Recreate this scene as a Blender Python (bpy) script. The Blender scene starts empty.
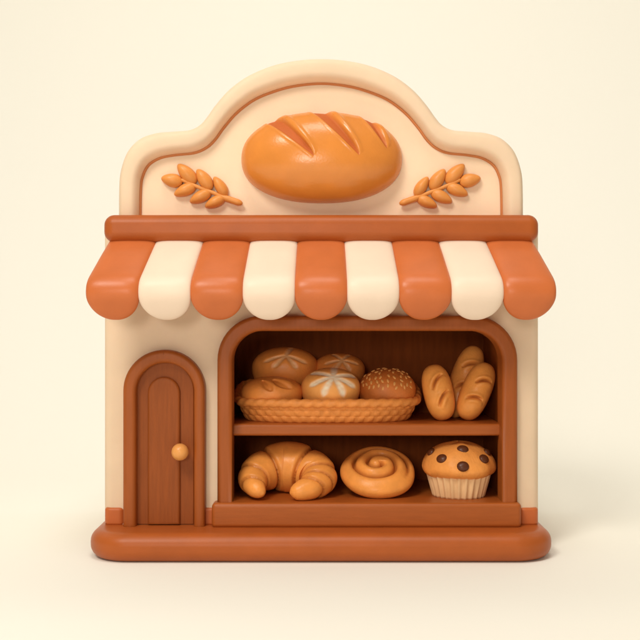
import bpy, bmesh, math, random
import numpy as np
from mathutils import Vector, Matrix, Euler
random.seed(7)
S = bpy.context.scene
COL = S.collection
R = math.radians

# ------------------------------------------------------------------ camera, world, lamps, exposure
CX = 321.0                      # centre line of the shop in the photograph
D = 10.0                        # camera to the front of the plinth
HZ = 2.4                        # camera height
cam = bpy.data.objects.new('camera', bpy.data.cameras.new('camera'))
COL.objects.link(cam)
cam.location = (-0.01, -D, HZ)
cam.rotation_euler = (R(90), 0, 0)
cam.data.sensor_width = 36
cam.data.lens = 36 * D / 6.4
cam.data.clip_end = 500
S.camera = cam

world = bpy.data.worlds.new('World'); S.world = world
world.use_nodes = True
nt = world.node_tree; nt.nodes.clear()
wo = nt.nodes.new('ShaderNodeOutputWorld'); bg = nt.nodes.new('ShaderNodeBackground')
tc = nt.nodes.new('ShaderNodeTexCoord'); sp = nt.nodes.new('ShaderNodeSeparateXYZ')
rmp = nt.nodes.new('ShaderNodeValToRGB')
nt.links.new(tc.outputs['Generated'], sp.inputs[0]); nt.links.new(sp.outputs['Z'], rmp.inputs[0])
rmp.color_ramp.elements[0].position = 0.0; rmp.color_ramp.elements[0].color = (0.76, 0.64, 0.48, 1)
rmp.color_ramp.elements[1].position = 0.9; rmp.color_ramp.elements[1].color = (1.0, 0.86, 0.68, 1)
nt.links.new(rmp.outputs[0], bg.inputs[0]); bg.inputs[1].default_value = 0.36
nt.links.new(bg.outputs[0], wo.inputs[0])

def area(name, loc, target, size, power, color):
    l = bpy.data.lights.new(name, 'AREA'); l.shape = 'DISK'; l.size = size; l.energy = power; l.color = color
    o = bpy.data.objects.new(name, l); COL.objects.link(o); o.location = loc
    o.rotation_euler = (Vector(target) - Vector(loc)).to_track_quat('-Z', 'Y').to_euler()
    return o
area('key_softbox', (-7.2, -13.5, 16.5), (0, 0.5, 2.0), 6.5, 2250, (1.0, 0.95, 0.85))
area('fill_softbox', (-2.5, -17.0, 4.4), (0, 0.5, 2.0), 3.0, 540, (1.0, 0.94, 0.85))
area('top_softbox', (0.5, -9.0, 25.0), (0.5, 1.0, 0.0), 10.0, 1900, (1.0, 0.95, 0.87))
area('backdrop_wash_left', (-12.0, 4.6, 12.0), (-10.7, 11.0, 6.8), 6.0, 250, (1.0, 0.95, 0.87))
area('backdrop_wash_right', (12.0, 4.6, 12.0), (10.7, 11.0, 6.8), 6.0, 340, (1.0, 0.95, 0.87))
area('backdrop_wash_middle', (0.0, 4.6, 14.0), (0.0, 9.2, 9.0), 8.0, 320, (1.0, 0.95, 0.87))

S.view_settings.view_transform = 'Standard'
S.view_settings.look = 'None'
S.view_settings.exposure = 0.0
S.view_settings.gamma = 1.0

# ------------------------------------------------------------------ helpers
def k_(y): return (D + y) / D
def X(px, y): return (px - CX) / 100 * k_(y)
def Z(py, y): return HZ + (320 - py) / 100 * k_(y)

ORG = {}
def mesh_obj(name, verts, faces, mat, parent=None, origin=None, smooth=True, mask=None, wn=False):
    o_ = Vector(ORG[parent.name]) if parent is not None else Vector(origin or (0, 0, 0))
    me = bpy.data.meshes.new(name)
    me.from_pydata([tuple(Vector(v) - o_) for v in verts], [], [list(map(int, f)) for f in faces])
    me.update()
    if mask is not None:
        a = me.attributes.new('mask', 'FLOAT', 'POINT')
        a.data.foreach_set('value', np.asarray(mask, dtype=np.float32))
    for p in me.polygons: p.use_smooth = smooth
    me.materials.append(mat)
    o = bpy.data.objects.new(name, me); COL.objects.link(o)
    ORG[o.name] = tuple(o_)
    if parent is not None: o.parent = parent
    else: o.location = o_
    if wn:
        m = o.modifiers.new('normals', 'WEIGHTED_NORMAL'); m.keep_sharp = True; m.weight = 80
    return o

def bm_obj(name, bm, mat, parent=None, origin=None, wn=True):
    bmesh.ops.recalc_face_normals(bm, faces=bm.faces)
    bm.verts.index_update()
    v = [tuple(q.co) for q in bm.verts]; f = [[q.index for q in p.verts] for p in bm.faces]
    bm.free()
    return mesh_obj(name, v, f, mat, parent, origin, True, None, wn)

def thing(name, label, cat, loc, group=None):
    o = bpy.data.objects.new(name, None); COL.objects.link(o); o.location = loc
    o.empty_display_size = 0.2
    ORG[o.name] = tuple(loc)
    tag(o, label, cat, group)
    return o
def tag(o, label, cat, group=None):
    o['label'] = label; o['category'] = cat
    if group: o['group'] = group

def rbox_bm(x0, x1, y0, y1, z0, z1, r, seg=5):
    bm = bmesh.new()
    bmesh.ops.create_cube(bm, size=1)
    for v in bm.verts:
        v.co = Vector(((x0 + x1) / 2 + v.co.x * (x1 - x0), (y0 + y1) / 2 + v.co.y * (y1 - y0), (z0 + z1) / 2 + v.co.z * (z1 - z0)))
    if r > 0:
        bmesh.ops.bevel(bm, geom=list(bm.edges), offset=r, offset_type='OFFSET', segments=seg, profile=0.5, affect='EDGES', clamp_overlap=True)
    return bm
def rbox(name, x0, x1, y0, y1, z0, z1, r, mat, parent, seg=5):
    return bm_obj(name, rbox_bm(x0, x1, y0, y1, z0, z1, r, seg), mat, parent)

def plate_bm(outlines, w0, w1, bev, mp, res=5):
    """closed 2-D outlines (the second one is a hole) given thickness w0..w1 and rounded edges"""
    cu = bpy.data.curves.new('outline', 'CURVE'); cu.dimensions = '2D'; cu.fill_mode = 'BOTH'
    for pts in outlines:
        s = cu.splines.new('POLY'); s.points.add(len(pts) - 1); s.use_cyclic_u = True
        for p, q in zip(s.points, pts): p.co = (q[0], q[1], 0, 1)
    cu.extrude = abs(w1 - w0) / 2 - bev; cu.bevel_depth = bev; cu.bevel_resolution = res; cu.offset = -bev
    tmp = bpy.data.objects.new('outline', cu); COL.objects.link(tmp)
    dg = bpy.context.evaluated_depsgraph_get(); dg.update()
    me = bpy.data.meshes.new_from_object(tmp.evaluated_get(dg))
    bm = bmesh.new(); bm.from_mesh(me)
    bpy.data.objects.remove(tmp); bpy.data.curves.remove(cu); bpy.data.meshes.remove(me)
    bmesh.ops.remove_doubles(bm, verts=bm.verts, dist=1e-4)
    wc = (w0 + w1) / 2
    for v in bm.verts: v.co = Vector(mp(v.co.x, v.co.y, wc + v.co.z))
    return bm
def prism_bm(pts, y0, y1):
    bm = bmesh.new(); n = len(pts)
    a = [bm.verts.new((x, y0, z)) for x, z in pts]; b = [bm.verts.new((x, y1, z)) for x, z in pts]
    bm.faces.new(a); bm.faces.new(b[::-1])
    for i in range(n): bm.faces.new((a[i], b[i], b[(i + 1) % n], a[(i + 1) % n]))
    bmesh.ops.recalc_face_normals(bm, faces=bm.faces)
    return bm
FRONT = lambda u, v, w: (u, w, v)      # outline drawn in XZ, thickness along y
PLAN = lambda u, v, w: (u, v, w)       # outline drawn in XY, thickness along z
def plate(name, outlines, w0, w1, bev, mat, parent, mp=FRONT, res=5):
    return bm_obj(name, plate_bm(outlines, w0, w1, bev, mp, res), mat, parent)

def rrect(x0, x1, z0, z1, rb, rt, n=12):
    """rounded rectangle, own radii for the bottom and the top corners"""
    pts = []
    for (cx, cz, r, a0) in ((x1 - rb, z0 + rb, rb, -90), (x1 - rt, z1 - rt, rt, 0), (x0 + rt, z1 - rt, rt, 90), (x0 + rb, z0 + rb, rb, 180)):
        if r < 1e-6: pts.append((cx, cz)); continue
        for i in range(n + 1):
            a = R(a0 + 90 * i / n); pts.append((cx + r * math.cos(a), cz + r * math.sin(a)))
    return pts

def catmull(pts, n=10, closed=False):
    out = []; m = len(pts)
    P = [np.array(p, float) for p in pts]
    rng = range(m if closed else m - 1)
    for i in rng:
        p0 = P[(i - 1) % m] if (closed or i > 0) else 2 * P[0] - P[1]
        p1 = P[i]; p2 = P[(i + 1) % m]
        p3 = P[(i + 2) % m] if (closed or i + 2 < m) else 2 * P[-1] - P[-2]
        for j in range(n):
            t = j / n
            out.append(0.5 * ((2 * p1) + (-p0 + p2) * t + (2 * p0 - 5 * p1 + 4 * p2 - p3) * t * t + (-p0 + 3 * p1 - 3 * p2 + p3) * t ** 3))
    if not closed: out.append(P[-1])
    return out

def grid_faces(nu, nv, wrap_v=True, base=0):
    f = []
    for i in range(nu - 1):
        for j in range(nv if wrap_v else nv - 1):
            a = base + i * nv + j; b = base + i * nv + (j + 1) % nv
            f.append((a, b, b + nv, a + nv))
    return f

def sweep(path, rad, nseg=16, closed=False, ring=None, up=(0, 0, 1)):
    """tube along a path; ring(i, a) may scale the radius"""
    P = [Vector(p) for p in path]; n = len(P); V = []; F = []
    T = []
    for i in range(n):
        a = P[(i - 1) % n] if (closed or i > 0) else P[i]
        b = P[(i + 1) % n] if (closed or i < n - 1) else P[i]
        T.append((b - a).normalized())
    N = Vector(up); N = (N - T[0] * N.dot(T[0])).normalized()
    for i in range(n):
        N = (N - T[i] * N.dot(T[i])).normalized(); B = T[i].cross(N)
        r = rad[i] if hasattr(rad, '__len__') else rad
        for j in range(nseg):
            a = 2 * math.pi * j / nseg
            q = r * (ring(i, a) if ring else 1)
            V.append(P[i] + (N * math.cos(a) + B * math.sin(a)) * q)
    F = grid_faces(n, nseg)
    if closed:
        for j in range(nseg):
            a = (n - 1) * nseg + j; b = (n - 1) * nseg + (j + 1) % nseg
            F.append((a, b, (j + 1) % nseg, j))
    else:
        for (i0, rev) in ((0, True), (n - 1, False)):
            r = rad[i0] if hasattr(rad, '__len__') else rad
            c = len(V); V.append(P[i0])
            for j in range(nseg):
                a = i0 * nseg + j; b = i0 * nseg + (j + 1) % nseg
                F.append((b, a, c) if rev else (a, b, c))
    return V, F

def round_ends(n_end, n_mid, length, r):
    """stations and radii for a capsule"""
    st = []; 
    for i in range(n_end + 1):
        a = R(90) * i / n_end; st.append((r * (1 - math.cos(a)), r * math.sin(a)))
    for i in range(1, n_mid): st.append((r + (length - 2 * r) * i / n_mid, r))
    for i in range(n_end + 1):
        a = R(90) * (1 - i / n_end); st.append((length - r * (1 - math.cos(a)), r * math.sin(a)))
    return st

def sphere_dirs(nu, nv):
    """unit directions; poles on +-z"""
    out = []
    for i in range(nu + 1):
        t = math.pi * i / nu
        for j in range(nv):
            p = 2 * math.pi * j / nv
            out.append((math.sin(t) * math.cos(p), math.sin(t) * math.sin(p), math.cos(t)))
    return np.array(out)
def sphere_faces(nu, nv):
    return [tuple(reversed(f)) for f in grid_faces(nu + 1, nv)]
def weld(name, V, F, mat, parent=None, origin=None, mask=None):
    """merge doubled pole points, keep the mask"""
    bm = bmesh.new(); lay = bm.verts.layers.float.new('m')
    vs = []
    for i, v in enumerate(V):
        q = bm.verts.new(tuple(v)); q[lay] = float(mask[i]) if mask is not None else 0; vs.append(q)
    for f in F:
        try: bm.faces.new([vs[i] for i in f])
        except ValueError: pass
    bmesh.ops.remove_doubles(bm, verts=bm.verts, dist=1e-6)
    bmesh.ops.recalc_face_normals(bm, faces=bm.faces)
    bm.verts.index_update()
    v2 = [tuple(q.co) for q in bm.verts]; m2 = [q[lay] for q in bm.verts]
    f2 = [[q.index for q in p.verts] for p in bm.faces]; bm.free()
    return mesh_obj(name, v2, f2, mat, parent, origin, True, m2 if mask is not None else None)
def sstep(a, b, x):
    t = np.clip((x - a) / (b - a), 0, 1); return t * t * (3 - 2 * t)

# ------------------------------------------------------------------ materials
def mat(name, col, rough=0.45, var=0.06, vscale=6.0, bump=0.03, bscale=60.0, col2=None, stretch=None, spec=0.3, sss=0.0, rough2=None):
    m = bpy.data.materials.new(name); m.use_nodes = True
    n = m.node_tree.nodes; l = m.node_tree.links
    b = n['Principled BSDF']
    b.inputs['Roughness'].default_value = rough
    b.inputs['Specular IOR Level'].default_value = spec
    if sss:
        b.inputs['Subsurface Weight'].default_value = sss
        b.inputs['Subsurface Radius'].default_value = (0.10, 0.045, 0.02)
        b.inputs['Subsurface Scale'].default_value = 0.6
    tc = n.new('ShaderNodeTexCoord'); src = tc.outputs['Object']
    if stretch:
        mp = n.new('ShaderNodeMapping'); mp.inputs['Scale'].default_value = stretch
        l.new(src, mp.inputs[0]); src = mp.outputs[0]
    nz = n.new('ShaderNodeTexNoise'); nz.inputs['Scale'].default_value = vscale; nz.inputs['Detail'].default_value = 4
    l.new(src, nz.inputs[0])
    mr = n.new('ShaderNodeMapRange'); mr.inputs[1].default_value = 0.3; mr.inputs[2].default_value = 0.7
    mr.inputs[3].default_value = 1 - var; mr.inputs[4].default_value = 1 + var
    l.new(nz.outputs[0], mr.inputs[0])
    mx = n.new('ShaderNodeMix'); mx.data_type = 'RGBA'; mx.blend_type = 'MULTIPLY'; mx.inputs[0].default_value = 1
    base = mx.inputs[6]
    if col2 is not None:
        at = n.new('ShaderNodeAttribute'); at.attribute_name = 'mask'
        cm = n.new('ShaderNodeMix'); cm.data_type = 'RGBA'
        cm.inputs[6].default_value = (*col, 1); cm.inputs[7].default_value = (*col2, 1)
        l.new(at.outputs['Fac'], cm.inputs[0]); l.new(cm.outputs[2], base)
        if rough2 is not None:
            rm = n.new('ShaderNodeMapRange'); rm.inputs[3].default_value = rough; rm.inputs[4].default_value = rough2
            l.new(at.outputs['Fac'], rm.inputs[0]); l.new(rm.outputs[0], b.inputs['Roughness'])
    else:
        base.default_value = (*col, 1)
    l.new(mr.outputs[0], mx.inputs[7]); l.new(mx.outputs[2], b.inputs['Base Color'])
    n2 = n.new('ShaderNodeTexNoise'); n2.inputs['Scale'].default_value = bscale; n2.inputs['Detail'].default_value = 3
    l.new(src, n2.inputs[0])
    bp = n.new('ShaderNodeBump'); bp.inputs['Strength'].default_value = bump; bp.inputs['Distance'].default_value = 0.02
    l.new(n2.outputs[0], bp.inputs['Height']); l.new(bp.outputs[0], b.inputs['Normal'])
    return m
M = {}
M['paper']   = mat('cream_paper', (0.892, 0.882, 0.815), 0.9, 0.0, bump=0.0, spec=0.0)
M['plaster'] = mat('cream_plaster', (0.79, 0.60, 0.425), 0.5, 0.03, 3.0, 0.04, 30, sss=0.15)
M['panel']   = mat('cream_panel', (0.90, 0.69, 0.495), 0.55, 0.025, 3.0, 0.04, 30, sss=0.15)
M['terra']   = mat('terracotta_clay', (0.565, 0.148, 0.042), 0.34, 0.05, 4.0, 0.04, 40)
M['cloth']   = mat('cream_clay', (0.84, 0.67, 0.53), 0.42, 0.02, 4.0, 0.04, 40)
M['base']    = mat('plinth_clay', (0.40, 0.094, 0.017), 0.40, 0.06, 4.0, 0.04, 40)
M['skirt']   = mat('skirting_clay', (0.52, 0.130, 0.032), 0.42, 0.05, 4.0, 0.04, 40)
M['wood']    = mat('brown_wood', (0.34, 0.082, 0.012), 0.45, 0.06, 5.0, 0.06, 30, stretch=(6, 6, 0.7))
M['board']   = mat('shelf_wood', (0.38, 0.095, 0.015), 0.40, 0.06, 5.0, 0.06, 30, stretch=(0.7, 5, 6))
M['door']    = mat('door_wood', (0.29, 0.068, 0.009), 0.55, 0.09, 5.0, 0.10, 18, stretch=(9, 9, 0.6))
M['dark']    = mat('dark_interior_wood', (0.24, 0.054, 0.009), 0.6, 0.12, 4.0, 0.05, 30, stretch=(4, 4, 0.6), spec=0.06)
M['crevice_shade']    = mat('crevice_shade_orange', (0.56, 0.20, 0.065), 0.5, 0.03)  # shade of the rim crevice put into a colour
M['knob']    = mat('knob_brass', (0.75, 0.33, 0.09), 0.3, 0.03)
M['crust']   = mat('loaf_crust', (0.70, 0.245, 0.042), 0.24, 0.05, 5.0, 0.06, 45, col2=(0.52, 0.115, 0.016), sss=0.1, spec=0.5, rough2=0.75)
M['wheat']   = mat('wheat_grain', (0.72, 0.28, 0.065), 0.36, 0.06, 9.0, 0.05, 50)
M['roll']    = mat('roll_crust', (0.82, 0.285, 0.060), 0.34, 0.10, 7.0, 0.12, 55, col2=(0.85, 0.58, 0.32))
M['goldroll']= mat('golden_roll_crust', (0.93, 0.41, 0.105), 0.40, 0.07, 7.0, 0.10, 55, col2=(1.0, 0.88, 0.68))
M['seedroll']= mat('seeded_crust', (0.62, 0.18, 0.036), 0.42, 0.12, 9.0, 0.15, 55)
M['baguette']= mat('baguette_crust', (0.95, 0.38, 0.085), 0.33, 0.09, 9.0, 0.12, 55, col2=(0.36, 0.09, 0.016))
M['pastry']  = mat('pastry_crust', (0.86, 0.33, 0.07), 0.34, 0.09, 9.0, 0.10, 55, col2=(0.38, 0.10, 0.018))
M['seed']    = mat('sesame', (0.76, 0.36, 0.11), 0.4, 0.04)
M['basket']  = mat('wicker', (0.78, 0.28, 0.062), 0.5, 0.10, 14.0, 0.12, 60)
M['muffin']  = mat('muffin_crumb', (0.82, 0.32, 0.072), 0.45, 0.08, 12.0, 0.25, 40)
M['cup']     = mat('paper_cup', (0.82, 0.53, 0.28), 0.6, 0.04, 8.0, 0.04)
M['choc']    = mat('chocolate', (0.10, 0.028, 0.010), 0.35, 0.06)

# ------------------------------------------------------------------ setting: one sheet, floor sweeping up into the backdrop
def build_backdrop():
    prof = [(-40, 0), (-20, 0), (-6, 0), (0, 0), (3, 0), (5, 0)]
    r = 11.0
    for i in range(1, 25):
        a = R(90) * i / 24; prof.append((5 + r * math.sin(a), r * (1 - math.cos(a))))
    prof += [(16, 20), (16, 34)]
    V = []
    xs = [-45, -20, -8, 0, 8, 20, 45]
    for y, z in prof:
        for x in xs: V.append((x, y, z))
    F = grid_faces(len(prof), len(xs), False)
    o = mesh_obj('ground', V, F, M['paper'])
    o['kind'] = 'structure'; o['label'] = 'plain cream studio ground sweeping up behind the bakery'
build_backdrop()

# ------------------------------------------------------------------ the bakery
shop = thing('bakery_shop', 'toy bakery shop front with striped awning, arched door and bread emblem on its gable', 'shop', (0, 1.3, 0))
ZB = 0.285          # plinth top
YW = 0.35           # wall front
YF = 0.24           # window frame front
WX0, WX1 = X(105, .44), X(538, .44)

plate('plinth', [rrect(X(89.5, .15), X(552.5, .15), -0.17, 2.9, 0.42, 0.42)], 0.0, ZB, 0.125, M['base'], shop, PLAN, 8)

# wall with the display opening cut out
def build_wall():
    bm = plate_bm([rrect(WX0, WX1, YW, 2.55, 0.10, 0.10, 6)], ZB - 0.02, 3.40, 0.02, PLAN, 2)
    cut = rbox_bm(-1.08, 1.98, 0.50, 1.80, 0.33, 2.42, 0)
    front = prism_bm(rrect(X(224, YF), X(511, YF), 0.36, Z(323, YF), 0.0, 0.39), 0.0, 0.52)
    me = bpy.data.meshes.new('w'); bmesh.ops.recalc_face_normals(bm, faces=bm.faces); bm.to_mesh(me); bm.free()
    mc = bpy.data.meshes.new('c'); bmesh.ops.recalc_face_normals(cut, faces=cut.faces); cut.to_mesh(mc); cut.free()
    mf = bpy.data.meshes.new('f'); bmesh.ops.recalc_face_normals(front, faces=front.faces); front.to_mesh(mf); front.free()
    a = bpy.data.objects.new('w', me); b = bpy.data.objects.new('c', mc); c = bpy.data.objects.new('f', mf)
    for o in (a, b, c): COL.objects.link(o)
    for q in (b, c):
        md = a.modifiers.new('b', 'BOOLEAN'); md.object = q; md.operation = 'DIFFERENCE'; md.solver = 'EXACT'
    dg = bpy.context.evaluated_depsgraph_get(); dg.update()
    r = bpy.data.meshes.new_from_object(a.evaluated_get(dg))
    v = [tuple(q.co) for q in r.vertices]; f = [list(p.vertices) for p in r.polygons]
    for o in (a, b, c): bpy.data.objects.remove(o)
    o = mesh_obj('wall', v, f, M['plaster'], shop, wn=False)
    o.data.set_sharp_from_angle(angle=R(35))
build_wall()

# interior lining of the display
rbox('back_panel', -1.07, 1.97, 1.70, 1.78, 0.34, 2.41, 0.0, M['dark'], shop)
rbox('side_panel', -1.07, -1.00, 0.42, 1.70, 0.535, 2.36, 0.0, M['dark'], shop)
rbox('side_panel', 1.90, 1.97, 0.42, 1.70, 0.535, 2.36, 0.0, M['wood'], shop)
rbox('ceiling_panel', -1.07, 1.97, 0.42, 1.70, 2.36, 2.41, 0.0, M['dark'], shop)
FLOOR = 0.53
rbox('display_floor', -1.07, 1.97, 0.50, 1.70, 0.36, FLOOR, 0.0, M['board'], shop)
rbox('window_sill', X(211.5, .19), X(522, .19), 0.19, 0.56, ZB - 0.01, FLOOR + 0.003, 0.045, M['board'], shop)
SHELF = 1.318
rbox('shelf', -0.995, 1.895, 0.42, 1.695, 1.192, SHELF, 0.03, M['board'], shop)

# window frame
def win(px0, px1, pyt, z0, rt): return rrect(X(px0, YF), X(px1, YF), z0, Z(pyt, YF), 0.0, rt)
plate('window_frame', [win(217, 518, 315.5, 0.34, 0.46), win(232, 502.5, 331, 0.47, 0.31)], YF, 0.56, 0.045, M['wood'], shop)

# door
YD = 0.215
def arch(px0, px1, pyt, z0, y):
    x0, x1 = X(px0, y), X(px1, y); r = (x1 - x0) / 2 - 1e-4
    return rrect(x0, x1, z0, Z(pyt, y), 0.0, r, 16)
frame_o = arch(122.5, 204.5, 350, ZB - .01, YD)
ix0, ix1 = X(135, YD), X(193, YD)
# frame is an arch open at the foot
def arch_ring(o0, o1, ot, i0, i1, it, z0, y):
    a = arch(o0, o1, ot, z0, y); b = arch(i0, i1, it, z0, y)
    # outline order of rrect: right foot, right top arc, left top arc, left foot
    return a[:1] + a[1:-1] + a[-1:] + b[::-1]
plate('door_frame', [arch_ring(122.5, 204.5, 350, 135.5, 193.5, 363, ZB - .01, YD)], YD, 0.42, 0.045, M['wood'], shop)
door = plate('door', [arch(134, 194, 361, ZB + .004, .33)], 0.325, 0.43, 0.012, M['door'], shop)
plate('door_panel', [arch(147.5, 180, 377, ZB + .008, .29)], 0.285, 0.36, 0.03, M['door'], door)
def knob():
    c = Vector((X(180, .18), .18, Z(452, .18)))
    prof = [(0.0, -0.088), (0.03, -0.084), (0.06, -0.066), (0.08, -0.036), (0.087, 0.0), (0.08, 0.034), (0.058, 0.064), (0.034, 0.08), (0.03, 0.10), (0.04, 0.115), (0.045, 0.14)]
    V = []; n = 28
    pr = catmull(prof, 5)
    for r, w in pr:
        for j in range(n):
            a = 2 * math.pi * j / n; V.append((c.x + max(r, 0) * math.cos(a), c.y + w, c.z + max(r, 0) * math.sin(a)))
    weld('door_knob', V, grid_faces(len(pr), n), M['knob'], door)
knob()

# skirting strips along the wall foot
ys = 0.325
sz0, sz1 = ZB - .01, Z(508, ys)
plate('skirting', [rrect(WX0 + .014, X(124, ys), ys, 2.58, .06, .06)], sz0, sz1, 0.03, M['skirt'], shop, PLAN)
rbox('skirting', X(198, ys), X(214, ys), ys, 0.5, sz0, sz1 + .0, 0.03, M['skirt'], shop)
plate('skirting', [rrect(X(519, ys), WX1 - .014, ys, 2.58, .06, .06)], sz0, sz1, 0.03, M['skirt'], shop, PLAN)

# gable
YP = 0.36
half_o = [(118.5, 232), (118.5, 214), (118.7, 188), (120.4, 170.3), (127.2, 151.4), (139.3, 138.7), (155, 132.8), (172.2, 131.1), (189.4, 129.6), (199.7, 124.6), (206.8, 116.6), (215.2, 104.8), (229, 89.3), (247.8, 75.6), (271.9, 65.3), (296, 60.1), (321, 58.4)]
half_i = [(138, 232), (138, 214), (138.5, 188), (140.2, 175.5), (146.4, 163.4), (158.4, 155.9), (173.9, 152.8), (192.8, 150.7), (204.8, 145.6), (213.6, 137.5), (222.4, 125.4), (236, 110), (254.7, 96.4), (278.8, 87), (299.4, 82.5), (321, 80.8)]
def outline(half, y):
    full = half + [(2 * CX - px, py) for px, py in half[-2::-1]]
    pts = catmull(full, 6)
    return [(X(p[0], y), Z(p[1], y)) for p in pts][::-1]
o_out, o_in = outline(half_o, YP), outline(half_i, YP)
gable = plate('gable', [outline([(px + (4 if i < 12 else 2), py + 4) for i, (px, py) in enumerate(half_o)], YP)], 0.455, 0.90, 0.03, M['panel'], shop)
def resample(pts, n):
    P = np.array(pts); sl = np.concatenate([[0], np.cumsum(np.linalg.norm(np.diff(P, axis=0), axis=1))])
    t = np.linspace(0, sl[-1], n); return np.stack([np.interp(t, sl, P[:, i]) for i in range(2)], 1)
def build_rim():
    O, I = resample(o_out, 241), resample(o_in, 241)
    prof = [(0.0, 0.95), (0.0, 0.52)]
    for i in range(9):
        a = R(90) * i / 8; prof.append((0.38 * (1 - math.cos(a)), 0.43 - 0.125 * math.sin(a)))
    prof.append((0.56, 0.300))
    for i in range(9):
        a = R(90) * (1 - i / 8); prof.append((1 - 0.30 * (1 - math.cos(a)), 0.405 - 0.10 * math.sin(a)))
    prof.append((1.0, 0.95))
    V = []; n = len(prof)
    for o, q in zip(O, I):
        for s_, y in prof: V.append((q[0] + (o[0] - q[0]) * s_, y, q[1] + (o[1] - q[1]) * s_))
    F = grid_faces(len(O), n) + [tuple(range(n)), tuple(range(240 * n, 241 * n))]
    o = weld('gable_rim', V, F, M['plaster'], gable)
    o.data.set_sharp_from_angle(angle=R(50))
build_rim()
shade_line = [(x, 0.446, z) for x, z in outline([(px + .6, py + .6) for px, py in half_i], YP)]  # thin added tube, its orange paints the shade where rim meets panel
V, F = sweep(shade_line, 0.016, 10, up=(0, 1, 0))
mesh_obj('rim_crevice_shade', V, F, M['crevice_shade'], gable)

# cornice beam
YC = 0.08
rbox('cornice', X(104.5, .18), X(538, .18), YC, 0.75, Z(242.5, .18), Z(215.0, .18), 0.105, M['base'], shop, 9)

# awning: nine puffy stripes ending in round scallops
def build_awning():
    aw = rbox('awning', X(112, .3), X(530, .3), 0.22, 0.36, 2.95, 3.18, 0.03, M['base'], shop)
    y_t, z_t = 0.24, Z(243, .24) + 0.03
    y_f, z_f = -0.40, Z(287, -.40)
    z_b = Z(319.5, -.33)
    top = np.array([y_t, z_t]); fold = np.array([y_f, z_f]); bot = np.array([y_f + .13, z_b])
    d1 = (fold - top) / np.linalg.norm(fold - top); d2 = (bot - fold) / np.linalg.norm(bot - fold)
    rr = 0.13
    pts = [top + (fold - d1 * rr - top) * t for t in np.linspace(0, 1, 14, endpoint=False)]
    A = fold - d1 * rr; C = fold + d2 * rr
    pts += [(1 - t) ** 2 * A + 2 * t * (1 - t) * fold + t * t * C for t in np.linspace(0, 1, 12)]
    Lb = np.linalg.norm(bot - C)
    for t in np.linspace(0, 1, 26)[1:]:
        q = math.sin(R(90) * t); pts.append(C + d2 * Lb * q)
    pts = np.array(pts)
    tx0, tx1 = X(111.5, y_t), X(530.5, y_t); bx0, bx1 = X(85, y_f), X(557, y_f)
    seg = np.linalg.norm(np.diff(pts, axis=0), axis=1); arc = np.concatenate([[0], np.cumsum(seg)]); L = arc[-1]
    n = 40
    for i in range(9):
        V = []
        for q, (y, z) in enumerate(pts):
            t = min(1.0, max(0.0, (y_t - y) / (y_t - y_f)))
            l0 = tx0 + (tx1 - tx0) * i / 9; l1 = tx0 + (tx1 - tx0) * (i + 1) / 9
            m0 = bx0 + (bx1 - bx0) * i / 9; m1 = bx0 + (bx1 - bx0) * (i + 1) / 9
            x0 = l0 + (m0 - l0) * t; x1 = l1 + (m1 - l1) * t
            hw = (x1 - x0) / 2 + 0.004; xc = (x0 + x1) / 2
            rem = L - arc[q]; rs = hw * 1.0
            s = 1.0
            if rem < rs: s = math.sqrt(max(0, 1 - ((rs - rem) / rs) ** 2))
            th = 0.068 * (s ** 0.7 if s > 0 else 0) * (0.75 + 0.25 * min(1, arc[q] / .3))
            a = pts[max(0, q - 1)]; b = pts[min(len(pts) - 1, q + 1)]
            tg = (b - a) / np.linalg.norm(b - a); nrm = np.array([tg[1], -tg[0]])      # outward (front, up)
            if nrm[0] > 0 : nrm = -nrm
            for j in range(n):
                an = 2 * math.pi * j / n; c, sn = math.cos(an), math.sin(an)
                e = 2 / 3.2
                u = math.copysign(abs(c) ** e, c) * hw * s; w = math.copysign(abs(sn) ** e, sn) * th
                V.append((xc + u, y + nrm[0] * w, z + nrm[1] * w))
        F = grid_faces(len(pts), n)
        F.append(tuple(range(n)))
        st = weld('awning_stripe', V, F, M['terra'] if i % 2 == 0 else M['cloth'], aw)
        st['label'] = 'terracotta awning stripe' if i % 2 == 0 else 'cream awning stripe'
build_awning()

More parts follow.
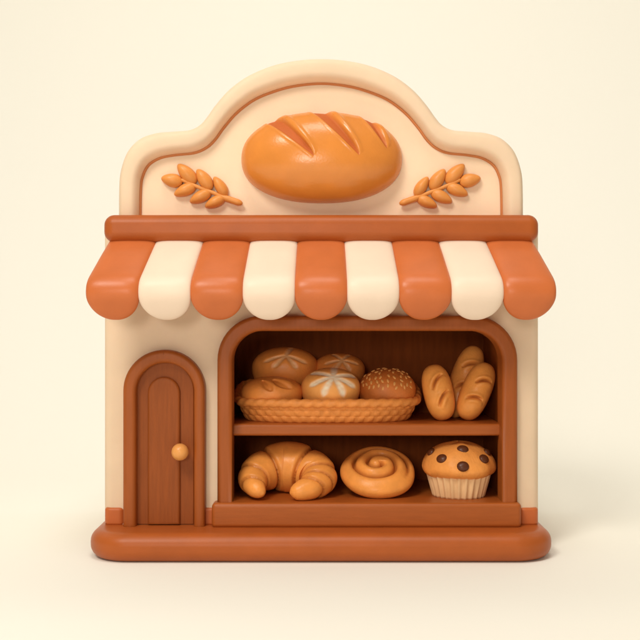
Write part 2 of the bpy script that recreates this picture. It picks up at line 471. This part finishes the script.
# loaf emblem with three slashes
def build_loaf():
    yp = 0.47; kk = k_(0.30)
    cxw, czw = X(321.7, .30), Z(157.2, .30)
    d = sphere_dirs(300, 420)
    d = d[:, [2, 1, 0]]                                   # poles to the two tips (x)
    a, b, c, nn = 0.815 * kk, 0.445 * kk, 0.44, 2.25
    s = (np.abs(d[:, 0] / a) ** nn + np.abs(d[:, 1] / c) ** nn + np.abs(d[:, 2] / b) ** nn) ** (-1 / nn)
    p = d * s[:, None]
    u, v = p[:, 0].copy(), p[:, 2].copy(); out = -p[:, 1]
    v = v + 0.03 * np.cos(np.clip(u / a, -1, 1) * 1.5) * (v > 0) * np.clip(v / b, 0, 1) - 0.02 * u / a * 0
    nrm = np.stack([p[:, 0] / a ** 2, p[:, 1] / c ** 2, p[:, 2] / b ** 2], 1); nrm /= np.linalg.norm(nrm, axis=1)[:, None]
    mask = np.zeros(len(p)); disp = np.zeros(len(p)); show = 0.35 + 0.65 * sstep(0.0, 0.22, out)
    q = 0.0028125 * kk
    cuts = [((124, 80), (297, 216), 60), ((272, 28), (456, 212), 60), ((456, 46), (554, 180), 44)]
    for A, B, w0 in cuts:
        ax, az = (A[0] - 326) * q, (205 - A[1]) * q; bx, bz = (B[0] - 326) * q, (205 - B[1]) * q
        L = math.hypot(bx - ax, bz - az); tx, tz = (bx - ax) / L, (bz - az) / L
        px_, pz_ = -tz, tx                                # to the right / up of the cut
        t = ((u - ax) * tx + (v - az) * tz) / L; sd = (u - ax) * px_ + (v - az) * pz_
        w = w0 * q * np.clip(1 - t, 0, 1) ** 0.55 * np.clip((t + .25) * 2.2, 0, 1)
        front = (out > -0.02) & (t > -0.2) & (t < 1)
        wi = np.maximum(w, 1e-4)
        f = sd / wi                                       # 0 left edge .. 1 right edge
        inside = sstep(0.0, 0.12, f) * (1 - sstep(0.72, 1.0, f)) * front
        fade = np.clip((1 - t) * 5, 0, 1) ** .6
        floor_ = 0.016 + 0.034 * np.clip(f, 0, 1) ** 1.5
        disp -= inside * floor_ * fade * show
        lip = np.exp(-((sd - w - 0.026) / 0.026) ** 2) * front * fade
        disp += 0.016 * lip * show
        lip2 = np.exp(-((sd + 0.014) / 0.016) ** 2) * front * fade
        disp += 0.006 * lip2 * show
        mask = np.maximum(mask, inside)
    P = p + nrm * disp[:, None]
    P[:, 2] += (v - p[:, 2])
    V = np.stack([cxw + P[:, 0], yp + P[:, 1], czw + P[:, 2]], 1)
    V[:, 1] = np.minimum(V[:, 1], 0.55)
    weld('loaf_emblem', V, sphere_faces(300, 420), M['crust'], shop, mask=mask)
build_loaf()

# wheat emblems
def grain_mesh(c, ang, L, W, dep):
    """an almond, its long axis in the gable plane at angle ang"""
    d = sphere_dirs(20, 18); V = []
    for x, y, z in d:
        taper = (1 - 0.20 * z) * (1 - 0.08 * z * z)
        lx, ly, lz = x * W * taper, y * dep, z * L
        V.append((c[0] + lz * math.cos(ang) - lx * math.sin(ang), c[1] + ly, c[2] + lz * math.sin(ang) + lx * math.cos(ang)))
    return V
def build_wheat(sgn):
    y = 0.40; sc = 0.15625
    def pt(zx, zy, yy=y):
        px, py = 150 + zx * sc, 150 + zy * sc
        if sgn < 0: px = 2 * CX - px
        return Vector((X(px, yy), yy, Z(py, yy)))
    path = [pt(*q) for q in ((195, 186), (260, 216), (330, 246), (400, 272), (470, 302), (530, 324), (592, 345))]
    path = [Vector(v) for v in catmull([tuple(v) for v in path], 6)]
    n = len(path)
    rad = [0.018 + 0.004 * i / n + 0.013 * float(sstep(.60, .72, i / n)) for i in range(n)]
    rad[0] = 0.004; rad[-1] = 0.012; rad[-2] = 0.025; rad[-3] = 0.032
    V, F = sweep(path, rad, 14)
    stem = mesh_obj('wheat_emblem', V, F, M['wheat'], shop)
    for (a, b, W) in (((70, 178), (208, 206), 43), ((176, 90), (292, 210), 44), ((300, 122), (392, 252), 42), ((408, 170), (490, 294), 36),
                      ((153, 286), (292, 224), 39), ((254, 333), (390, 262), 39), ((351, 363), (482, 298), 36)):
        A, B = pt(*a), pt(*b); c = (A + B) / 2
        c.y = 0.425
        L = (B - A).length / 2; ang = math.atan2(A.z - B.z, A.x - B.x)
        weld('wheat_grain', grain_mesh(c, ang, L, W * sc / 100 * 1.06, 0.075), sphere_faces(20, 18), M['wheat'], stem)
build_wheat(1); build_wheat(-1)

# ------------------------------------------------------------------ basket and rolls on the shelf
BC = Vector((X(327.5, .95), 0.98, SHELF))
BA, BB = 0.985, 0.52
def basket_pt(th, v, off=0.0):
    """v: 0 foot .. 1 rim"""
    n = 2.7
    c, s = math.cos(th), math.sin(th)
    ex = 2 / n
    fl = 0.885 + 0.115 * v ** 0.8
    x = math.copysign(abs(c) ** ex, c) * (BA * fl + off); y = math.copysign(abs(s) ** ex, s) * (BB * (0.86 + 0.14 * v) + off)
    rise = 0.165 * float(sstep(-0.55, 0.75, y / BB))
    z = (0.195 + rise) * v
    return Vector((BC.x + x, BC.y + y, BC.z + z))
def build_basket():
    t = thing('bread_basket', 'long oval wicker basket holding five bread rolls on the upper shelf', 'basket', tuple(BC))
    nth = 840; V = []; rows = 54
    fine = [2 * math.pi * i / 4000 for i in range(4001)]
    fp = np.array([tuple(basket_pt(a, 0.6)) for a in fine]); fl = np.concatenate([[0], np.cumsum(np.linalg.norm(np.diff(fp, axis=0), axis=1))])
    ths = list(np.interp(np.linspace(0, fl[-1], nth, endpoint=False), fl, fine))
    cols = 46
    rings = [[Vector((BC.x, BC.y, BC.z + .004))] * nth, [basket_pt(a, 0.0) * 0.5 + Vector((BC.x, BC.y, BC.z)) * 0.5 for a in ths]]
    for i in range(rows + 1):
        v = i / rows; ring = []
        rv = min(v * 3.0, 2.9999); row = int(rv); env = math.sin(math.pi * (rv - row)) ** .5
        for q, a in enumerate(ths):
            ph = 2 * math.pi * cols * q / nth + row * math.pi
            ring.append(basket_pt(a, v, 0.002 + 0.013 * env * (0.56 + 0.44 * math.copysign(abs(math.cos(ph)) ** .6, math.cos(ph)))))
        rings.append(ring)
    for v, off in ((1.0, -0.05), (0.7, -0.055), (0.3, -0.055), (0.16, -0.06)):
        rings.append([basket_pt(a, v, off) for a in ths])
    rings.append([Vector((BC.x, BC.y, BC.z + .04))] * nth)
    for r in rings: V += r
    weld('basket_body', V, [tuple(reversed(f)) for f in grid_faces(len(rings), nth)], M['basket'], t)
    path = []
    for a in [2 * math.pi * i / 720 for i in range(720)]:
        path.append(basket_pt(a, 1.0, -0.005) + Vector((0, 0, 0.012)))
    # even spacing
    P = np.array([tuple(p) for p in path]); P = np.vstack([P, P[:1]])
    sl = np.concatenate([[0], np.cumsum(np.linalg.norm(np.diff(P, axis=0), axis=1))])
    tt = np.linspace(0, sl[-1], 1400, endpoint=False)
    P = np.stack([np.interp(tt, sl, P[:, i]) for i in range(3)], 1)
    tw = 44
    V, F = sweep([tuple(p) for p in P], 0.046, 24, True, lambda i, a: 1 + 0.09 * math.cos(2 * a + 2 * math.pi * tw * i / 1400))
    mesh_obj('basket_rim', V, F, M['basket'], t)
build_basket()

def build_roll(px, py, y, rx, ry, rd, zbot, label, marks=None, mt='roll', slash=None, lean=0, name='bread_roll'):
    kk = k_(y); cx, cz = X(px, y), Z(py, y); rx, ry = rx / 100 * kk, ry / 100 * kk
    d = sphere_dirs(110, 170)
    s = (np.abs(d[:, 0]) ** 2.08 + np.abs(d[:, 1]) ** 2.08 + np.abs(d[:, 2]) ** 2.08) ** (-1 / 2.08)
    n = d * s[:, None]
    mask = np.zeros(len(d)); disp = np.zeros(len(d))
    if marks:
        ax, ay, angs, ln, wd = marks                       # apex direction on the unit ball (front/up)
        A = Vector((ax, ay, math.sqrt(max(0.01, 1 - ax * ax - ay * ay))))
        e1 = Vector((1, 0, 0)); e1 = (e1 - A * e1.dot(A)).normalized(); e2 = A.cross(e1)
        dn = d
        ca = dn @ np.array(A); th = np.arccos(np.clip(ca, -1, 1)); az = np.arctan2(dn @ np.array(e2), dn @ np.array(e1))
        for g in angs:
            da = np.angle(np.exp(1j * (az - R(g))))
            lat = np.sin(da) * np.sin(th); fw = np.cos(da) * th
            w = wd * 0.92 * (0.85 + 0.3 * np.clip(fw / ln, 0, 1)) * np.clip((ln - fw) / (ln * .22), 0.2, 1) ** .7
            m = (1 - sstep(w * .30, w * 1.30, np.abs(lat))) * (fw > -0.02) * (1 - sstep(ln * .86, ln * 1.02, fw)) 
            mask = np.maximum(mask, m)
        nzm = 0.82 + 0.18 * np.sin(n[:, 0] * 17 + px) * np.sin(n[:, 2] * 23 + n[:, 1] * 19)
        disp = -0.022 * mask + 0.03 * (th < 1.3) * (1 - mask) * np.clip(1.3 - th, 0, 1)
    if marks: mask = mask * nzm * (1.0 if mt == 'goldroll' else 0.6)
    if slash:
        for (x0, z0, x1, z1, w0) in slash:
            L = math.hypot(x1 - x0, z1 - z0); tx, tz = (x1 - x0) / L, (z1 - z0) / L
            t = ((n[:, 0] - x0) * tx + (n[:, 2] - z0) * tz) / L; sd = (n[:, 0] - x0) * -tz + (n[:, 2] - z0) * tx
            w = w0 * np.clip(np.sin(np.clip(t, 0, 1) * math.pi), 0, 1) ** .6
            ins = (1 - sstep(w * .5, w + .02, np.abs(sd))) * (t > 0) * (t < 1) * (n[:, 1] < .3)
            disp -= 0.10 * ins
            disp += 0.05 * np.exp(-((sd - w - .07) / .06) ** 2) * (t > 0) * (t < 1) * (n[:, 1] < .3) * np.sin(np.clip(t, 0, 1) * math.pi)
    rng = np.random.RandomState(int(px))
    f = rng.uniform(-1, 1, (5, 3)) * 2.2; ph = rng.uniform(0, 6, 5)
    disp = disp + sum(np.sin(n @ f[i] + ph[i]) for i in range(5)) * 0.008
    n = n * (1 + disp)[:, None]
    low = np.where(n[:, 2] < 0, (cz - zbot), ry)
    V = np.stack([cx + n[:, 0] * rx, y + n[:, 1] * rd, cz + n[:, 2] * low], 1)
    org = (cx, y, float(V[:, 2].min()))
    o = weld(name, V, sphere_faces(110, 170), M[mt], None, org, mask)
    tag(o, label, 'bread roll', 'bread rolls in the basket')
    return o, (cx, y, cz, rx, rd, ry)
IN = SHELF + 0.05
build_roll(285.5, 367.5, 1.20, 33, 20, .30, 1.56, 'round brown roll with three floury streaks, tallest at the back left of the basket', (0.04, -0.78, (200, 238, 298, 335, 75), .78, .095))
build_roll(339, 369.5, 1.24, 26, 16.5, .27, 1.56, 'small roll with faint floury cross, peeking out behind the bright star-marked roll', (0.10, -0.80, (195, 245, 300, 350, 60, 120), .75, .10))
build_roll(272, 391.5, .80, 31, 15.5, .26, IN, 'plain oval brown roll with a slashed top at the front left of the basket', None, 'roll', [(-.30, .80, .02, .12, .16), (.05, .85, .62, .25, .17)])
build_roll(330.6, 387.5, .78, 29.5, 19.5, .27, IN, 'bright golden roll with a bold white flour star, front middle of the basket', (0.08, -0.80, (205, 248, 297, 335, 20, 150, 85), 1.0, .135), 'goldroll')
seedroll, sp_ = build_roll(387, 388.5, .86, 28.5, 20.5, .28, IN, 'dark brown roll sprinkled with sesame seeds at the right end of the basket', None, 'seedroll', name='sesame_roll')
def seeds():
    cx, cy, cz, rx, rd, ry = sp_
    d = sphere_dirs(10, 10)
    me_src = None; placed = []
    tries = 0
    rng = random.Random(4)
    while len(placed) < 46 and tries < 4000:
        tries += 1
        a, b = rng.uniform(-.92, .85), rng.uniform(.05, 1.0)
        w = math.sqrt(max(0, 1 - a * a - b * b))
        if w <= 0.05 and b < .9: continue
        n = Vector((a, -w, b))
        if n.length > 1.05: continue
        n.normalize()
        if any((n - q).length < .17 for q in placed): continue
        placed.append(n)
        s = (abs(n.x) ** 2.08 + abs(n.y) ** 2.08 + abs(n.z) ** 2.08) ** (-1 / 2.08)
        p = Vector((cx + n.x * s * rx, cy + n.y * s * rd, cz + n.z * s * ry))
        nr = Vector((n.x / rx, n.y / rd, n.z / ry)).normalized()
        if me_src is None:
            o = weld('sesame_seed', [(v[0] * .0135, v[1] * .008, v[2] * .024 * 1.0) for v in d], sphere_faces(10, 10), M['seed'], None, (0, 0, 0)); me_src = o
        else:
            o = me_src.copy(); COL.objects.link(o)
        o.parent = seedroll
        rot = nr.to_track_quat('Y', 'Z') @ Euler((0, rng.uniform(-.9, .9), 0)).to_quaternion()
        o.rotation_euler = rot.to_euler(); o.location = p - Vector(ORG[seedroll.name])
seeds()

# ------------------------------------------------------------------ baguettes
def build_baguette(px, py, y, length, width, tilt, zfloor, label, slashes, back=0.0, bulge=0.0):
    L, W = length / 100 * k_(y), width / 200 * k_(y)
    d = sphere_dirs(240, 170)
    e = 2.35
    s = (np.abs(d[:, 0]) ** 2 + np.abs(d[:, 1]) ** 2) ** .5
    den = (s ** e + np.abs(d[:, 2] / (L / 2 / W)) ** e) ** (-1 / e)
    p = d * den[:, None] * W
    mask = np.zeros(len(p)); disp = np.zeros(len(p))
    u, v = p[:, 0] / W, p[:, 2] / (L / 2)
    for (u0, v0, u1, v1, w0) in slashes:
        x0, z0, x1, z1 = u0 * W, v0 * L / 2, u1 * W, v1 * L / 2
        ll = math.hypot(x1 - x0, z1 - z0); tx, tz = (x1 - x0) / ll, (z1 - z0) / ll
        t = ((p[:, 0] - x0) * tx + (p[:, 2] - z0) * tz) / ll
        arc = 0.022 * np.sin(np.clip(t, 0, 1) * math.pi)
        sd = (p[:, 0] - x0) * -tz + (p[:, 2] - z0) * tx - arc
        env = np.sin(np.clip(t, 0, 1) * math.pi) ** .6
        fr = (p[:, 1] < 0.02) * (t > 0) * (t < 1)
        cut = np.exp(-((sd) / (w0)) ** 2) * env * fr
        disp -= 0.045 * cut
        disp += 0.010 * np.exp(-((sd - w0 * 2.2) / (w0 * 1.3)) ** 2) * env * fr
        disp += 0.016 * np.exp(-((sd + w0 * 2.8) / (w0 * 1.6)) ** 2) * env * fr
        mask = np.maximum(mask, cut * .75)
    nr = p / np.maximum(np.linalg.norm(p * np.array([1, 1, .3]), axis=1), 1e-6)[:, None]; nr[:, 2] *= .3
    p = p + nr * disp[:, None]
    p[:, :2] *= (1 + 0.05 * np.sin(p[:, 2] * 5 + px))[:, None]
    Rm = (Matrix.Rotation(R(tilt), 3, 'Y') @ Matrix.Rotation(R(-back), 3, 'X'))
    P = p @ np.array(Rm).T
    V = P + np.array([X(px, y), y, Z(py, y)])
    if zfloor is not None: V[:, 2] += zfloor - V[:, 2].min()
    o = weld('baguette', V, sphere_faces(240, 170), M['baguette'], None, (X(px, y), y, float(V[:, 2].min())), mask)
    tag(o, label, 'baguette', 'baguettes standing on the upper shelf')
build_baguette(438.4, 393, .78, 56.5, 31.5, -12, SHELF, 'short baguette leaning left beside the basket, leftmost of the three', [(-.45, .12, .42, .62, .015), (-.25, -.52, .62, .02, .015)], 6)
build_baguette(464, 375, 1.10, 76, 30, 21, SHELF, 'tallest baguette standing behind the two shorter ones', [(-.62, .30, .55, .52, .015), (-.62, -.28, .5, -.05, .015)], 10)
build_baguette(476, 394, .80, 61, 31, 24, SHELF, 'short baguette leaning right by the window frame, rightmost of the three', [(-.45, .22, .62, .45, .015), (-.62, -.38, .52, -.22, .015)], 6)

# ------------------------------------------------------------------ croissant
def build_croissant():
    def pt(px, y, h): return (X(287.5 + (px - 287.5) * .95, y), y, FLOOR + h * .95)
    ctrl = [pt(262, .30, .075), pt(254.5, .40, .13), pt(252, .60, .20), pt(262, .78, .255), pt(283, .90, .285), pt(306, .82, .265), pt(320, .66, .215), pt(316, .48, .155), pt(303, .37, .11), pt(290, .33, .085)]
    path = catmull(ctrl, 26); n = len(path)
    P = np.array(path); sl = np.concatenate([[0], np.cumsum(np.linalg.norm(np.diff(P, axis=0), axis=1))]); T = sl[-1]
    tt = np.linspace(0, T, 300); P = np.stack([np.interp(tt, sl, P[:, i]) for i in range(3)], 1)
    f = tt / T
    base = np.interp(f, [0, .012, .03, .06, .14, .25, .36, .48, .60, .72, .84, .93, .97, .988, 1.0], [.01, .05, .075, .10, .145, .20, .245, .285, .265, .21, .155, .115, .085, .055, .01]) * .955
    kern = np.hanning(41); kern /= kern.sum()
    sm = np.convolve(np.pad(base, 20, mode='edge'), kern, 'valid')
    wgt = sstep(.06, .16, f) * (1 - sstep(.84, .94, f)); base = base * (1 - wgt) + sm * wgt
    seams = [-.01, .115, .215, .372, .585, .735, .805, .865, 1.01]
    main = 3                                               # the middle turn lies on top of its neighbours
    V = []; mask = []; ns = 72
    up = Vector((0, 0, 1))
    for i in range(300):
        a = P[max(0, i - 1)]; b = P[min(299, i + 1)]; tg = Vector(b - a).normalized()
        N = (up - tg * up.dot(tg)).normalized(); B = tg.cross(N)
        for j in range(ns):
            an = 2 * math.pi * j / ns
            g = f[i]
            skew = 0.030 * math.sin(an + .5) * (1 if g < .48 else -1) * min(1, abs(g - .48) * 12)
            g = min(1, max(0, g + skew))
            kx = max(q for q in range(len(seams) - 1) if seams[q] <= g)
            t = (g - seams[kx]) / (seams[kx + 1] - seams[kx])
            if kx < main: e = t                            # the edge tucked under its inner neighbour
            elif kx > main: e = 1 - t
            else: e = 0.5
            if kx == main: k = 0.99 + 0.085 * (1 - abs(2 * t - 1) ** 6) - .02 * (1 - (2 * t - 1) ** 2)
            else: k = (0.90 + 0.13 * (1 - abs(1 - min(1, (1 - e) / .55) ) ** 2.0) ) * (1 - 0.10 * max(0, e - .8) / .2) if e > .45 else 0.955 + 0.075 * min(1, e / .12) ** .5 - .0
            d_ = min(abs(g - q) for q in seams)
            k -= 0.055 * math.exp(-(d_ / .006) ** 2)
            v = Vector(P[i]) + (N * math.cos(an) * 0.98 + B * math.sin(an)) * max(0.004, base[i] * k)
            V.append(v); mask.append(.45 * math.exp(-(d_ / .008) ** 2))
    F = grid_faces(300, ns)
    F += [tuple(range(ns)), tuple(range(299 * ns, 300 * ns))]
    zmin = min(v.z for v in V)
    V = [Vector((v.x, v.y, v.z + 0)) for v in V]
    for v in V:                                            # flat underside
        if v.z < FLOOR + .004: v.z = FLOOR + .004
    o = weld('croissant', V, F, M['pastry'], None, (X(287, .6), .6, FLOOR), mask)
    tag(o, 'golden curved croissant with ridged turns lying on the lower display floor', 'croissant')
build_croissant()

# ------------------------------------------------------------------ cinnamon roll
def build_swirl():
    Rr = 0.40; H = 0.115
    nr, nt_ = 190, 260
    V = []; mask = []
    turns = 2.1; r_out, r_in = 0.335, 0.035; th0 = R(20)
    def top(r, th):
        q = min(1, r / Rr)
        z = H * (1 - q ** 3.2) ** (1 / 2.2) + 0.045 * (1 - q * q)
        best = 9; fade = 1
        for k in range(-1, 4):
            tt = (th - th0) % (2 * math.pi) + 2 * math.pi * k
            if tt < 0 or tt > turns * 2 * math.pi: continue
            s = tt / (turns * 2 * math.pi)
            rs = r_out + (r_in - r_out) * s ** 1.05
            dd = abs(r - rs)
            if dd < best: best = dd; fade = min(1, tt / .9) * min(1, (turns * 2 * math.pi - tt) / .6 + .25)
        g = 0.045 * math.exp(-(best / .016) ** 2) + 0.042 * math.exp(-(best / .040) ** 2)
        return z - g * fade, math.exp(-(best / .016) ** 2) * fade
    for i in range(nr + 1):
        for j in range(nt_):
            th = 2 * math.pi * j / nt_
            if i <= 140:
                q = math.sin(R(90) * i / 140); r = Rr * q
                z, m = top(r, th); z = z
            else:
                t = (i - 140) / 50; a = R(90) * t
                r = Rr * (math.cos(a) ** .55); z = -0.12 * math.sin(a) ** .8; m = 0
            wob = 1 + 0.012 * math.sin(3 * th + 1) + 0.008 * math.sin(5 * th)
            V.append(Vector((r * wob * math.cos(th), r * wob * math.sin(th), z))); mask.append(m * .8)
    Rm = Matrix.Rotation(R(29), 3, 'X') @ Matrix.Rotation(R(-60), 3, 'Z')
    V = [Rm @ v for v in V]
    zm = min(v.z for v in V); y = .74
    V = [Vector((X(378, y) + v.x, y + v.y, FLOOR + v.z - zm)) for v in V]
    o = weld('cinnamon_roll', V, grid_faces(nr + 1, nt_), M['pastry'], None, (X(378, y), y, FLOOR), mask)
    tag(o, 'glazed spiral cinnamon bun between the croissant and the chocolate chip muffin', 'cinnamon roll')
build_swirl()

# ------------------------------------------------------------------ muffin
def build_muffin():
    y = .66; c = Vector((X(458.5, y), y, FLOOR))
    t = thing('muffin', 'domed muffin with chocolate chips in a pleated pale paper cup', 'muffin', tuple(c))
    n = 240; V = []
    zs = np.linspace(0, 1, 14); ht = 0.275
    def ring(r, z, amp): return [(c.x + (r + amp * math.cos(26 * a) ) * math.cos(a), c.y + (r + amp * math.cos(26 * a)) * math.sin(a), c.z + z) for a in [2 * math.pi * i / n for i in range(n)]]
    V += [(c.x, c.y, c.z + .002)] * n
    for q in zs: V += ring(0.268 + 0.072 * q, 0.002 + ht * q, 0.010 + 0.004 * q)
    V += ring(0.325, ht - .01, 0.012); V += ring(0.26, 0.03, 0.0); V += [(c.x, c.y, c.z + .03)] * n
    weld('paper_cup', V, [tuple(reversed(f)) for f in grid_faces(len(V) // n, n)], M['cup'], t)
    # dome
    prof = [(0.0, .27), (.20, .27), (.31, .275), (.365, .305), (.392, .355), (.388, .41), (.36, .475), (.30, .55), (.215, .612), (.11, .65), (0.0, .662)]
    prof = [(r, .215 + (z - .27) * .93) for r, z in prof]
    pr = catmull(prof, 8); nn = 120; V = []
    for (r, z) in pr:
        for j in range(nn):
            a = 2 * math.pi * j / nn
            w = 1 + 0.018 * math.sin(3 * a + 1) + 0.012 * math.sin(7 * a + 2) * (z < .5) + 0.006 * math.sin(13 * a + z * 20)
            V.append((c.x + max(r, 0) * w * math.cos(a), c.y + max(r, 0) * w * math.sin(a), c.z + z + 0.006 * math.sin(4 * a + 9 * r)))
    weld('muffin_top', V, [tuple(reversed(f)) for f in grid_faces(len(pr), nn)], M['muffin'], t)
    def on_dome(az, z):
        r = np.interp(z, [p[1] for p in prof[5:]], [p[0] for p in prof[5:]])
        i = np.interp(z, [p[1] for p in prof[5:]], np.arange(len(prof) - 5))
        i0 = min(int(i), len(prof) - 7); a_, b_ = prof[5 + i0], prof[6 + i0]
        dr, dz = b_[0] - a_[0], b_[1] - a_[1]
        nrm = Vector((dz * math.cos(az), dz * math.sin(az), -dr)).normalized()
        return Vector((r * math.cos(az), r * math.sin(az), z)), nrm
    d = sphere_dirs(14, 16)
    for (az, z, s) in ((-87, .60, 1.0), (-128, .50, 1.0), (-91, .43, 1.05), (-48, .495, 1.0), (-170, .545, .9), (-18, .545, .9), (-40, .62, .0), (60, .57, 1.0), (120, .5, 1.0), (20, .44, .9)):
        if s == 0: continue
        p, nr = on_dome(R(az), .215 + (z - .27) * .93)
        q = nr.to_track_quat('Z', 'Y')
        V = [c + p + q @ Vector((v[0] * .062 * s, v[1] * .053 * s, v[2] * .034 * s)) for v in d]
        weld('chocolate_chip', V, sphere_faces(14, 16), M['choc'], t)
build_muffin()
